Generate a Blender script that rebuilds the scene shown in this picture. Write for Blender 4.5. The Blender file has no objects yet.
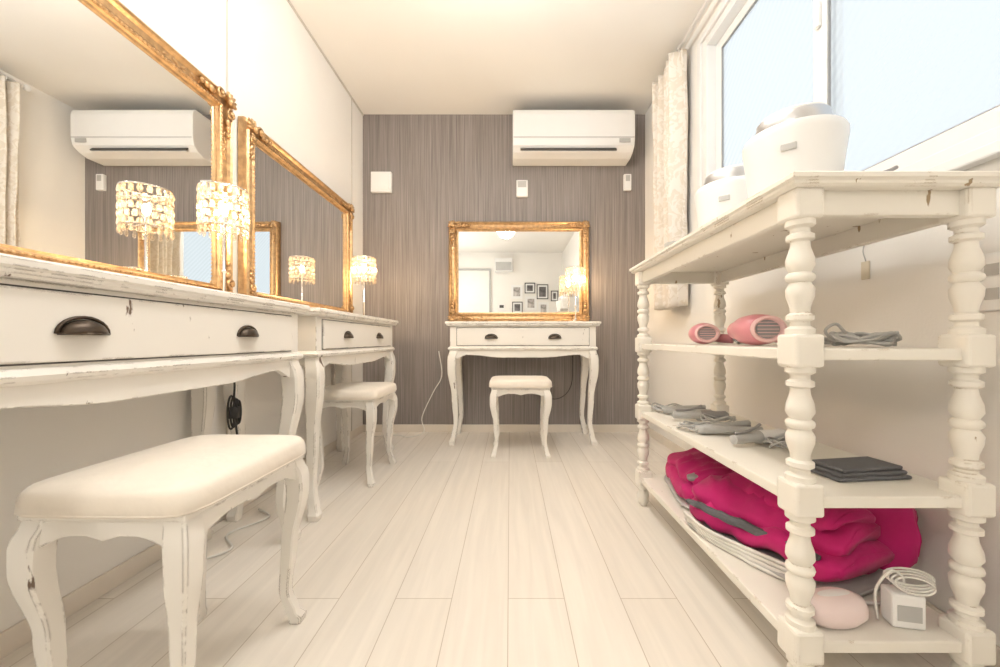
import bpy, bmesh, math, random
from mathutils import Vector, Matrix, Euler, noise
random.seed(4)
S = bpy.context.scene
C = S.collection
F = 389.0
XL, XR, YB, YF, ZC = -1.09, 1.0, 2.88, -1.7, 2.35
CH = 0.68

# ---------------------------------------------------------------- materials
def nt(name):
    m = bpy.data.materials.new(name); m.use_nodes = True
    n = m.node_tree; return m, n, n.nodes, n.links, n.nodes['Principled BSDF']

def mat(name, col, rough=0.5, metal=0.0, var=0.06, nscale=12, bump=0.0, bscale=60, spec=0.5, emis=None, es=0, sheen=0, coat=0):
    m, n, N, L, P = nt(name)
    tc = N.new('ShaderNodeTexCoord')
    no = N.new('ShaderNodeTexNoise'); no.inputs['Scale'].default_value = nscale; no.inputs['Detail'].default_value = 4
    L.new(tc.outputs['Object'], no.inputs['Vector'])
    r = N.new('ShaderNodeValToRGB')
    r.color_ramp.elements[0].position = 0.3; r.color_ramp.elements[1].position = 0.7
    r.color_ramp.elements[0].color = (*[max(0, c*(1-var)) for c in col], 1)
    r.color_ramp.elements[1].color = (*[min(1, c*(1+var*0.6)) for c in col], 1)
    L.new(no.outputs['Fac'], r.inputs['Fac']); L.new(r.outputs['Color'], P.inputs['Base Color'])
    P.inputs['Roughness'].default_value = rough; P.inputs['Metallic'].default_value = metal
    P.inputs['Specular IOR Level'].default_value = spec
    P.inputs['Sheen Weight'].default_value = sheen
    P.inputs['Coat Weight'].default_value = coat
    if bump:
        n2 = N.new('ShaderNodeTexNoise'); n2.inputs['Scale'].default_value = bscale; n2.inputs['Detail'].default_value = 3
        L.new(tc.outputs['Object'], n2.inputs['Vector'])
        b = N.new('ShaderNodeBump'); b.inputs['Strength'].default_value = bump; b.inputs['Distance'].default_value = 0.01
        L.new(n2.outputs['Fac'], b.inputs['Height']); L.new(b.outputs['Normal'], P.inputs['Normal'])
    if emis:
        P.inputs['Emission Color'].default_value = (*emis, 1); P.inputs['Emission Strength'].default_value = es
    return m

def distressed(name, col, worn=(0.14, 0.09, 0.06), amount=0.95):
    m, n, N, L, P = nt(name)
    g = N.new('ShaderNodeNewGeometry')
    bv = N.new('ShaderNodeBevel'); bv.samples = 3; bv.inputs['Radius'].default_value = 0.005
    dp = N.new('ShaderNodeVectorMath'); dp.operation = 'DOT_PRODUCT'
    L.new(bv.outputs['Normal'], dp.inputs[0]); L.new(g.outputs['Normal'], dp.inputs[1])
    edge = N.new('ShaderNodeMapRange'); edge.inputs['From Min'].default_value = 0.985; edge.inputs['From Max'].default_value = 0.88
    L.new(dp.outputs['Value'], edge.inputs['Value'])
    no = N.new('ShaderNodeTexNoise'); no.inputs['Scale'].default_value = 15; no.inputs['Detail'].default_value = 6; no.inputs['Roughness'].default_value = 0.65
    L.new(g.outputs['Position'], no.inputs['Vector'])
    t1 = N.new('ShaderNodeMapRange'); t1.inputs['From Min'].default_value = 0.60 - 0.1*amount; t1.inputs['From Max'].default_value = 0.64 - 0.1*amount
    L.new(no.outputs['Fac'], t1.inputs['Value'])
    mu = N.new('ShaderNodeMath'); mu.operation = 'MULTIPLY'
    L.new(edge.outputs['Result'], mu.inputs[0]); L.new(t1.outputs['Result'], mu.inputs[1])
    mp = N.new('ShaderNodeMapping'); mp.inputs['Scale'].default_value = (1, 1, 0.3)
    L.new(g.outputs['Position'], mp.inputs['Vector'])
    n2 = N.new('ShaderNodeTexNoise'); n2.inputs['Scale'].default_value = 26; n2.inputs['Detail'].default_value = 5
    L.new(mp.outputs['Vector'], n2.inputs['Vector'])
    t2 = N.new('ShaderNodeMapRange'); t2.inputs['From Min'].default_value = 0.705; t2.inputs['From Max'].default_value = 0.72
    L.new(n2.outputs['Fac'], t2.inputs['Value'])
    mx = N.new('ShaderNodeMath'); mx.operation = 'MAXIMUM'
    L.new(mu.outputs[0], mx.inputs[0]); L.new(t2.outputs['Result'], mx.inputs[1])
    n3 = N.new('ShaderNodeTexNoise'); n3.inputs['Scale'].default_value = 6
    L.new(g.outputs['Position'], n3.inputs['Vector'])
    c0 = N.new('ShaderNodeMix'); c0.data_type = 'RGBA'
    c0.inputs['A'].default_value = (*[c*0.96 for c in col], 1); c0.inputs['B'].default_value = (*col, 1)
    L.new(n3.outputs['Fac'], c0.inputs['Factor'])
    c1 = N.new('ShaderNodeMix'); c1.data_type = 'RGBA'; c1.inputs['B'].default_value = (*worn, 1)
    L.new(c0.outputs['Result'], c1.inputs['A']); L.new(mx.outputs[0], c1.inputs['Factor'])
    L.new(c1.outputs['Result'], P.inputs['Base Color'])
    P.inputs['Roughness'].default_value = 0.45
    return m

M = {}
M['paint'] = distressed('distressed_cream_paint', (0.865, 0.83, 0.765))
M['paint2'] = distressed('shelf_cream_paint', (0.865, 0.825, 0.74), worn=(0.34, 0.24, 0.13), amount=0.4)
M['wall'] = mat('cream_wallpaper', (0.87, 0.845, 0.80), 0.85, var=0.02, nscale=3, bump=0.06, bscale=160)
M['ceil'] = mat('ceiling_paper', (0.89, 0.865, 0.82), 0.9, var=0.02, nscale=2, bump=0.04, bscale=120)
M['base'] = mat('baseboard_vinyl', (0.78, 0.71, 0.62), 0.45, var=0.04)
M['white'] = mat('white_plastic', (0.86, 0.855, 0.84), 0.35, var=0.01)
M['sash'] = mat('white_sash', (0.80, 0.80, 0.79), 0.35, var=0.01)
M['dark'] = mat('dark_slot', (0.06, 0.055, 0.05), 0.6)
M['grey'] = mat('grey_plastic', (0.30, 0.29, 0.285), 0.5)
M['lgrey'] = mat('light_grey_plastic', (0.47, 0.465, 0.45), 0.4)
M['dgrey'] = mat('dark_grey_cloth', (0.12, 0.12, 0.13), 0.85, bump=0.3, bscale=200)
M['seat'] = mat('seat_fabric', (0.86, 0.785, 0.68), 0.9, var=0.03, nscale=20, bump=0.25, bscale=22, sheen=0.3)
M['bronze'] = mat('aged_bronze', (0.075, 0.055, 0.04), 0.38, metal=0.8, var=0.3, nscale=60)
M['gold'] = mat('antique_gold', (0.58, 0.375, 0.19), 0.36, metal=0.8, var=0.28, nscale=45, bump=0.2, bscale=70)
M['chrome'] = mat('chrome', (0.8, 0.78, 0.75), 0.12, metal=1.0, var=0.02)
M['silver'] = mat('brushed_silver', (0.60, 0.60, 0.61), 0.35, metal=0.9, var=0.05)
M['mirror'] = mat('mirror_glass', (0.91, 0.92, 0.91), 0.0, metal=1.0, var=0.0)
M['pink'] = mat('pale_pink_plastic', (0.66, 0.25, 0.28), 0.3, var=0.04)
M['pink2'] = mat('blush_plastic', (0.82, 0.52, 0.50), 0.3, var=0.02)
M['blush'] = mat('controller_shell', (0.86, 0.71, 0.69), 0.3, var=0.02)
M['magenta'] = mat('magenta_cloth', (0.52, 0.003, 0.14), 0.75, var=0.15, nscale=8, bump=0.15, bscale=50, sheen=0.08)
M['black'] = mat('black_cable_rubber', (0.02, 0.02, 0.02), 0.5)
M['wcable'] = mat('white_cable_rubber', (0.80, 0.78, 0.73), 0.5)
M['bulb'] = mat('lamp_bulb', (1, 0.8, 0.55), 0.5, emis=(1.0, 0.72, 0.42), es=1150)
M['fill_glow'] = mat('fill_globe_glow', (0.9, 0.88, 0.82), 0.5, emis=(1.0, 0.965, 0.92), es=44)  # glow of the added fill globes
M['door'] = mat('door_laminate', (0.84, 0.81, 0.75), 0.5, var=0.02)
M['art'] = mat('print_paper', (0.45, 0.42, 0.40), 0.7, var=0.6, nscale=18)
M['art2'] = mat('print_paper_dark', (0.14, 0.13, 0.13), 0.7, var=0.6, nscale=14)

# crystal
m, n, N, L, P = nt('crystal_beads'); M['crystal'] = m
N.remove(P); out = N['Material Output']
tr = N.new('ShaderNodeBsdfTransparent'); tr.inputs[0].default_value = (1, 0.96, 0.90, 1)
gl = N.new('ShaderNodeBsdfGlossy'); gl.inputs['Roughness'].default_value = 0.08; gl.inputs[0].default_value = (1, 0.95, 0.88, 1)
tl = N.new('ShaderNodeBsdfTranslucent'); tl.inputs[0].default_value = (0.62, 0.52, 0.42, 1)
lw = N.new('ShaderNodeLayerWeight'); lw.inputs[0].default_value = 0.45
nz = N.new('ShaderNodeTexNoise'); nz.inputs['Scale'].default_value = 120
tcc = N.new('ShaderNodeTexCoord'); L.new(tcc.outputs['Object'], nz.inputs['Vector'])
m1 = N.new('ShaderNodeMixShader'); m2 = N.new('ShaderNodeMixShader')
mrr = N.new('ShaderNodeMapRange'); mrr.inputs['From Min'].default_value = 0.38; mrr.inputs['From Max'].default_value = 0.62; mrr.inputs['To Min'].default_value = 0.02; mrr.inputs['To Max'].default_value = 0.35
L.new(nz.outputs['Fac'], mrr.inputs['Value'])
L.new(mrr.outputs['Result'], m1.inputs[0]); L.new(tr.outputs[0], m1.inputs[1]); L.new(tl.outputs[0], m1.inputs[2])
L.new(lw.outputs['Facing'], m2.inputs[0]); L.new(m1.outputs[0], m2.inputs[1]); L.new(gl.outputs[0], m2.inputs[2])
L.new(m2.outputs[0], out.inputs['Surface'])

# window glass (frosted)
m, n, N, L, P = nt('frosted_glass'); M['glass'] = m
N.remove(P); out = N['Material Output']
tr = N.new('ShaderNodeBsdfTransparent'); tr.inputs[0].default_value = (0.96, 0.98, 0.99, 1)
tl = N.new('ShaderNodeBsdfTranslucent'); tl.inputs[0].default_value = (0.88, 0.91, 0.93, 1)
tcc = N.new('ShaderNodeTexCoord')
wv = N.new('ShaderNodeTexWave'); wv.wave_type = 'BANDS'; wv.bands_direction = 'DIAGONAL'; wv.inputs['Scale'].default_value = 14
L.new(tcc.outputs['Object'], wv.inputs['Vector'])
mr = N.new('ShaderNodeMapRange'); mr.inputs['To Min'].default_value = 0.32; mr.inputs['To Max'].default_value = 0.36
L.new(wv.outputs['Fac'], mr.inputs['Value'])
m1 = N.new('ShaderNodeMixShader'); L.new(mr.outputs['Result'], m1.inputs[0])
L.new(tr.outputs[0], m1.inputs[1]); L.new(tl.outputs[0], m1.inputs[2]); L.new(m1.outputs[0], out.inputs['Surface'])

# striped wallpaper
m, n, N, L, P = nt('grey_striped_wallpaper'); M['stripe'] = m
tc = N.new('ShaderNodeTexCoord'); mp = N.new('ShaderNodeMapping'); mp.inputs['Scale'].default_value = (150, 1, 1.6)
L.new(tc.outputs['Object'], mp.inputs['Vector'])
no = N.new('ShaderNodeTexNoise'); no.inputs['Scale'].default_value = 1.0; no.inputs['Detail'].default_value = 4; no.inputs['Roughness'].default_value = 0.7
L.new(mp.outputs['Vector'], no.inputs['Vector'])
r = N.new('ShaderNodeValToRGB'); r.color_ramp.elements[0].position = 0.32; r.color_ramp.elements[1].position = 0.70
r.color_ramp.elements[0].color = (0.145, 0.124, 0.117, 1); r.color_ramp.elements[1].color = (0.34, 0.30, 0.278, 1)
L.new(no.outputs['Fac'], r.inputs['Fac']); L.new(r.outputs['Color'], P.inputs['Base Color'])
P.inputs['Roughness'].default_value = 0.55
b = N.new('ShaderNodeBump'); b.inputs['Strength'].default_value = 0.2; b.inputs['Distance'].default_value = 0.003
L.new(no.outputs['Fac'], b.inputs['Height']); L.new(b.outputs['Normal'], P.inputs['Normal'])

# floor planks
m, n, N, L, P = nt('pale_wood_planks'); M['floor'] = m
tc = N.new('ShaderNodeTexCoord'); mp = N.new('ShaderNodeMapping'); mp.inputs['Rotation'].default_value = (0, 0, math.radians(90)); mp.inputs['Location'].default_value = (0.35, 0.005, 0)
L.new(tc.outputs['Object'], mp.inputs['Vector'])
br = N.new('ShaderNodeTexBrick'); br.offset = 0.37; br.offset_frequency = 2
br.inputs['Scale'].default_value = 1.0; br.inputs['Brick Width'].default_value = 1.82; br.inputs['Row Height'].default_value = 0.148
br.inputs['Mortar Size'].default_value = 0.0012; br.inputs['Mortar Smooth'].default_value = 0.2; br.inputs['Bias'].default_value = 0
br.inputs['Color1'].default_value = (0.865, 0.81, 0.735, 1); br.inputs['Color2'].default_value = (0.81, 0.75, 0.665, 1); br.inputs['Mortar'].default_value = (0.54, 0.46, 0.37, 1)
L.new(mp.outputs['Vector'], br.inputs['Vector'])
mp2 = N.new('ShaderNodeMapping'); mp2.inputs['Scale'].default_value = (38, 2.2, 1)
L.new(tc.outputs['Object'], mp2.inputs['Vector'])
no = N.new('ShaderNodeTexNoise'); no.inputs['Scale'].default_value = 1; no.inputs['Detail'].default_value = 5; no.inputs['Distortion'].default_value = 0.6
L.new(mp2.outputs['Vector'], no.inputs['Vector'])
mr = N.new('ShaderNodeMapRange'); mr.inputs['From Min'].default_value = 0.3; mr.inputs['From Max'].default_value = 0.7; mr.inputs['To Min'].default_value = 0.93; mr.inputs['To Max'].default_value = 1.03
L.new(no.outputs['Fac'], mr.inputs['Value'])
mm = N.new('ShaderNodeVectorMath'); mm.operation = 'SCALE'
L.new(br.outputs['Color'], mm.inputs[0]); L.new(mr.outputs['Result'], mm.inputs['Scale'])
L.new(mm.outputs['Vector'], P.inputs['Base Color']); P.inputs['Roughness'].default_value = 0.42
b = N.new('ShaderNodeBump'); b.inputs['Strength'].default_value = 0.2; b.inputs['Distance'].default_value = 0.002; b.invert = True
L.new(br.outputs['Fac'], b.inputs['Height']); L.new(b.outputs['Normal'], P.inputs['Normal'])

# curtain
m, n, N, L, P = nt('curtain_damask'); M['curtain'] = m
tc = N.new('ShaderNodeTexCoord')
vo = N.new('ShaderNodeTexNoise'); vo.inputs['Scale'].default_value = 14; vo.inputs['Distortion'].default_value = 2.5
L.new(tc.outputs['Object'], vo.inputs['Vector'])
r = N.new('ShaderNodeValToRGB'); r.color_ramp.elements[0].position = 0.47; r.color_ramp.elements[1].position = 0.54
r.color_ramp.elements[0].color = (0.82, 0.765, 0.69, 1); r.color_ramp.elements[1].color = (0.73, 0.66, 0.56, 1)
L.new(vo.outputs['Fac'], r.inputs['Fac']); L.new(r.outputs['Color'], P.inputs['Base Color']); P.inputs['Roughness'].default_value = 0.8

# ---------------------------------------------------------------- helpers
def root(name, loc=(0, 0, 0), rz=0.0):
    e = bpy.data.objects.new(name, None); e.empty_display_size = 0.1
    C.objects.link(e); e.location = loc; e.rotation_euler = (0, 0, math.radians(rz)); return e

def fin(name, bm, m, parent=None, smooth=False, bevel=0.0, segs=2, loc=(0, 0, 0), rot=(0, 0, 0)):
    me = bpy.data.meshes.new(name)
    bmesh.ops.recalc_face_normals(bm, faces=bm.faces[:])
    bm.to_mesh(me); bm.free()
    if smooth:
        me.polygons.foreach_set('use_smooth', [True]*len(me.polygons))
    o = bpy.data.objects.new(name, me); C.objects.link(o)
    me.materials.append(m)
    if parent: o.parent = parent
    o.location = loc; o.rotation_euler = rot
    if bevel:
        b = o.modifiers.new('bev', 'BEVEL'); b.width = bevel; b.segments = segs; b.limit_method = 'ANGLE'; b.angle_limit = math.radians(40)
    return o

def addbox(bm, x0, x1, y0, y1, z0, z1):
    vs = [bm.verts.new(p) for p in [(x0,y0,z0),(x1,y0,z0),(x1,y1,z0),(x0,y1,z0),(x0,y0,z1),(x1,y0,z1),(x1,y1,z1),(x0,y1,z1)]]
    for f in [(0,3,2,1),(4,5,6,7),(0,1,5,4),(1,2,6,5),(2,3,7,6),(3,0,4,7)]:
        bm.faces.new([vs[i] for i in f])

def box(name, b, m, parent=None, bevel=0.0, loc=(0,0,0), rot=(0,0,0), segs=2):
    bm = bmesh.new(); addbox(bm, *b); return fin(name, bm, m, parent, bevel=bevel, loc=loc, rot=rot, segs=segs)

def boxes(name, bl, m, parent=None, bevel=0.0):
    bm = bmesh.new()
    for b in bl: addbox(bm, *b)
    return fin(name, bm, m, parent, bevel=bevel)

def addloft(bm, loops, cap=True):
    rings = [[bm.verts.new(p) for p in l] for l in loops]
    k = len(rings[0])
    for a, b in zip(rings, rings[1:]):
        for i in range(k):
            bm.faces.new([a[i], a[(i+1) % k], b[(i+1) % k], b[i]])
    if cap:
        bm.faces.new(rings[0][::-1]); bm.faces.new(rings[-1])

def addlathe(bm, prof, cx=0, cy=0, segs=20, sx=1, sy=1):
    loops = []
    for r, z in prof:
        r = max(r, 0.0004)
        loops.append([Vector((cx + sx*r*math.cos(2*math.pi*i/segs), cy + sy*r*math.sin(2*math.pi*i/segs), z)) for i in range(segs)])
    addloft(bm, loops)

def lathe(name, prof, m, parent=None, segs=28, loc=(0,0,0), rot=(0,0,0), sx=1, sy=1):
    bm = bmesh.new(); addlathe(bm, prof, segs=segs, sx=sx, sy=sy)
    o = fin(name, bm, m, parent, smooth=True, loc=loc, rot=rot)
    autos(o); return o

def autos(o, ang=45):
    e = o.modifiers.new('es', 'EDGE_SPLIT'); e.split_angle = math.radians(ang)

def catmull(pts, n=8):
    P_ = [Vector(p) for p in pts]; out = []
    Q = [P_[0]*2-P_[1]] + P_ + [P_[-1]*2-P_[-2]]
    for i in range(1, len(Q)-2):
        for k in range(n):
            t = k/n; a, b, c, d = Q[i-1], Q[i], Q[i+1], Q[i+2]
            out.append(0.5*((2*b)+(c-a)*t+(2*a-5*b+4*c-d)*t*t+(3*b-a-3*c+d)*t**3))
    out.append(P_[-1]); return out

def addtube(bm, pts, r, segs=8, taper=None, smooth_n=6):
    pp = catmull(pts, smooth_n) if smooth_n else [Vector(p) for p in pts]
    loops = []; up = Vector((0, 0, 1)); nprev = None
    for i, p in enumerate(pp):
        t = (pp[min(i+1, len(pp)-1)] - pp[max(i-1, 0)])
        if t.length < 1e-9: t = Vector((0, 0, 1))
        t.normalize()
        if nprev is None:
            a = up if abs(t.dot(up)) < 0.9 else Vector((1, 0, 0))
            nn = t.cross(a).normalized()
        else:
            nn = (nprev - t*nprev.dot(t)); nn = nn.normalized() if nn.length > 1e-6 else t.orthogonal().normalized()
        nprev = nn; bb = t.cross(nn)
        rr = r*(taper(i/(len(pp)-1)) if taper else 1)
        loops.append([p + nn*rr*math.cos(2*math.pi*k/segs) + bb*rr*math.sin(2*math.pi*k/segs) for k in range(segs)])
    addloft(bm, loops)

def tube(name, pts, r, m, parent=None, **k):
    bm = bmesh.new(); addtube(bm, pts, r, **k); return fin(name, bm, m, parent, smooth=True)

def addell(bm, c, s, rot=(0, 0, 0), u=12, v=8):
    mt = Matrix.Translation(c) @ Euler(rot).to_matrix().to_4x4() @ Matrix.Diagonal((s[0], s[1], s[2], 1))
    top = bm.verts.new(mt @ Vector((0, 0, 1))); bot = bm.verts.new(mt @ Vector((0, 0, -1)))
    rings = []
    for j in range(1, v):
        ph = math.pi*j/v; z = math.cos(ph); q = math.sin(ph)
        rings.append([bm.verts.new(mt @ Vector((q*math.cos(2*math.pi*i/u), q*math.sin(2*math.pi*i/u), z))) for i in range(u)])
    for i in range(u):
        bm.faces.new([top, rings[0][i], rings[0][(i+1) % u]]); bm.faces.new([bot, rings[-1][(i+1) % u], rings[-1][i]])
    for a, b in zip(rings, rings[1:]):
        for i in range(u): bm.faces.new([a[i], b[i], b[(i+1) % u], a[(i+1) % u]])

def torus_pts(c, r, n=24, axis='z'):
    o = []
    for i in range(n+1):
        a = 2*math.pi*i/n
        if axis == 'z': o.append((c[0]+r*math.cos(a), c[1]+r*math.sin(a), c[2]))
        elif axis == 'y': o.append((c[0]+r*math.cos(a), c[1], c[2]+r*math.sin(a)))
        else: o.append((c[0], c[1]+r*math.cos(a), c[2]+r*math.sin(a)))
    return o

def panel_pts(name, pts, y0, y1, m, parent, axis='y', bevel=0.002):
    bm = bmesh.new()
    if axis == 'y':
        A = [bm.verts.new((a, y0, z)) for a, z in pts]; B = [bm.verts.new((a, y1, z)) for a, z in pts]
    else:
        A = [bm.verts.new((y0, a, z)) for a, z in pts]; B = [bm.verts.new((y1, a, z)) for a, z in pts]
    bm.faces.new(A); bm.faces.new(B[::-1])
    k = len(pts)
    for i in range(k): bm.faces.new([A[i], A[(i+1) % k], B[(i+1) % k], B[i]])
    return fin(name, bm, m, parent, bevel=bevel)

def rsq(cx, cy, h, z, rr=0.22, n=1):
    pts = []; r = h*rr
    for qx, qy, a0 in [(1, 1, 0), (-1, 1, 90), (-1, -1, 180), (1, -1, 270)]:
        for k in range(n+1):
            a = math.radians(a0 + 90*k/n)
            pts.append((cx + qx*(h-r) + r*math.cos(a), cy + qy*(h-r) + r*math.sin(a), z))
    return pts

def interp(tab, z):
    for (z0, *a), (z1, *b) in zip(tab, tab[1:]):
        if z0 <= z <= z1:
            t = (z-z0)/(z1-z0); t = t*t*(3-2*t)
            return [x+(y-x)*t for x, y in zip(a, b)]
    return tab[-1][1:]

def cabriole(name, x, y, dx, dy, H, m, parent, k=1.0):
    tab = [(0.0, 0.017, 0.012), (0.03, 0.020, 0.013), (0.07, 0.016, 0.004), (0.22, 0.0140, -0.010), (0.50, 0.0175, -0.003),
           (0.80, 0.025, 0.013), (0.90, 0.026, 0.012), (1.0, 0.024, 0.0)]
    loops = []
    for i in range(29):
        t = i/28; h, o = interp(tab, t)
        loops.append(rsq(x+dx*o*k, y+dy*o*k, h*k, t*H))
    bm = bmesh.new(); addloft(bm, loops)
    o = fin(name, bm, m, parent, smooth=True); autos(o, 35); return o

# ---------------------------------------------------------------- room
T = 0.12
box('floor', (XL-T, XR+T, YF-T, YB+T, -0.1, 0), M['floor'])
box('ceiling', (XL-T, XR+T, YF-T, YB+T, ZC, ZC+0.1), M['ceil'])
box('wall_left', (XL-T, XL, YF, YB, 0, ZC), M['wall'])
box('wall_back', (XL-T, XR+T, YB, YB+T, 0, ZC), M['stripe'])
box('wall_front', (XL-T, XR+T, YF-T, YF, 0, ZC), M['wall'])
WY0, WY1, WZ0, WZ1 = 0.42, 2.02, 1.08, 2.22
boxes('wall_right', [(XR, XR+T, YF, YB, 0, WZ0), (XR, XR+T, YF, YB, WZ1, ZC), (XR, XR+T, YF, WY0, WZ0, WZ1), (XR, XR+T, WY1, YB, WZ0, WZ1)], M['wall'])
bb = 0.055
box('baseboard_left', (XL, XL+0.008, YF, YB, 0, bb), M['base'], bevel=0.002)
box('baseboard_right', (XR-0.008, XR, YF, YB, 0, bb), M['base'], bevel=0.002)
box('baseboard_back', (XL+0.008, XR-0.008, YB-0.008, YB, 0, bb), M['base'], bevel=0.002)
box('baseboard_front', (-0.3, XR-0.008, YF, YF+0.008, 0, bb), M['base'], bevel=0.002)
tm = mat('wall_joint_trim', (0.60, 0.56, 0.50), 0.6)
box('trim_1', (XL, XL+0.003, 1.492, 1.50, bb, ZC), tm)
box('trim_2', (XL, XL+0.003, 2.67, 2.678, bb, ZC), tm)
box('trim_3', (XL, XL+0.006, YF, YB, ZC-0.012, ZC), tm)

# window
w = root('window_1')
fr = 0.04
boxes('frame', [(XR+0.0, XR+0.09, WY0, WY0+fr, WZ0, WZ1), (XR, XR+0.09, WY1-fr, WY1, WZ0, WZ1),
                (XR, XR+0.09, WY0+fr, WY1-fr, WZ0, WZ0+fr), (XR, XR+0.09, WY0+fr, WY1-fr, WZ1-fr, WZ1)], M['sash'], w, bevel=0.003)
gask = mat('glazing_gasket', (0.30, 0.30, 0.30), 0.6)
def sash(nm, y0, y1, x, st=0.045):
    s = 0.045; z0, z1 = WZ0+fr, WZ1-fr
    boxes('sash_'+nm, [(x, x+0.025, y0, y0+st, z0, z1), (x, x+0.025, y1-st, y1, z0, z1), (x, x+0.025, y0+st, y1-st, z0, z0+s), (x, x+0.025, y0+st, y1-st, z1-s, z1)], M['sash'], w, bevel=0.003)
    g = 0.004
    boxes('gasket_'+nm, [(x+0.004, x+0.012, y0+st, y0+st+g, z0+s, z1-s), (x+0.004, x+0.012, y1-st-g, y1-st, z0+s, z1-s), (x+0.004, x+0.012, y0+st, y1-st, z0+s, z0+s+g), (x+0.004, x+0.012, y0+st, y1-st, z1-s-g, z1-s)], gask, w)
    box('glass_'+nm, (x+0.012, x+0.016, y0+st, y1-st, z0+s, z1-s), M['glass'], w)
sash('near', WY0+fr, 1.30, XR+0.012, 0.055)
sash('far', 1.25, WY1-fr, XR+0.048)
box('casing_far', (XR-0.012, XR, WY1, WY1+0.035, WZ0-0.03, WZ1+0.03), M['sash'], w, bevel=0.002)
box('casing_top', (XR-0.012, XR, WY0, WY1, WZ1, WZ1+0.03), M['sash'], w, bevel=0.002)
box('sill', (XR-0.03, XR, WY0-0.03, WY1+0.035, WZ0-0.028, WZ0), M['sash'], w, bevel=0.004)
box('latch', (XR+0.000, XR+0.012, 1.262, 1.282, 1.70, 1.78), M['sash'], w, bevel=0.003)

# curtain
cu = root('window_curtain')
bm = bmesh.new()
cols, rows = 130, 40
grid = []
for j in range(rows+1):
    tz = j/rows; z = 2.265 - tz*1.40; row = []
    pinch = 1 - 0.10*math.exp(-((tz-0.55)/0.25)**2)
    for i in range(cols+1):
        t = i/cols
        y = 2.275 + (t-0.5)*0.33*pinch
        ph = t*math.pi*2*5.5
        a = 0.036 + 0.012*math.sin(t*9+tz*1.5)
        x = 0.927 + a*math.sin(ph + 0.6*math.sin(tz*4+t*5)) + 0.008*noise.noise(Vector((t*20, tz*6, 1)))
        row.append(bm.verts.new((x, y, z)))
    grid.append(row)
for j in range(rows):
    for i in range(cols):
        bm.faces.new([grid[j][i], grid[j][i+1], grid[j+1][i+1], grid[j+1][i]])
o = fin('cloth', bm, M['curtain'], cu, smooth=True)
sol = o.modifiers.new('s', 'SOLIDIFY'); sol.thickness = 0.002
bm = bmesh.new(); addtube(bm, [(0.935, 0.3, 2.285), (0.935, 2.46, 2.285)], 0.011, smooth_n=0)
addell(bm, (0.935, 2.48, 2.285), (0.02, 0.02, 0.02))
for y in (0.5, 1.55, 2.45): addbox(bm, 0.935, 0.9995, y-0.008, y+0.008, 2.277, 2.293)
for i in range(7): addtube(bm, torus_pts((0.935, 2.13+i*0.048, 2.279), 0.017, 12, 'y'), 0.002, segs=5, smooth_n=0)
fin('rail', bm, M['white'], cu, smooth=True)

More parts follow.
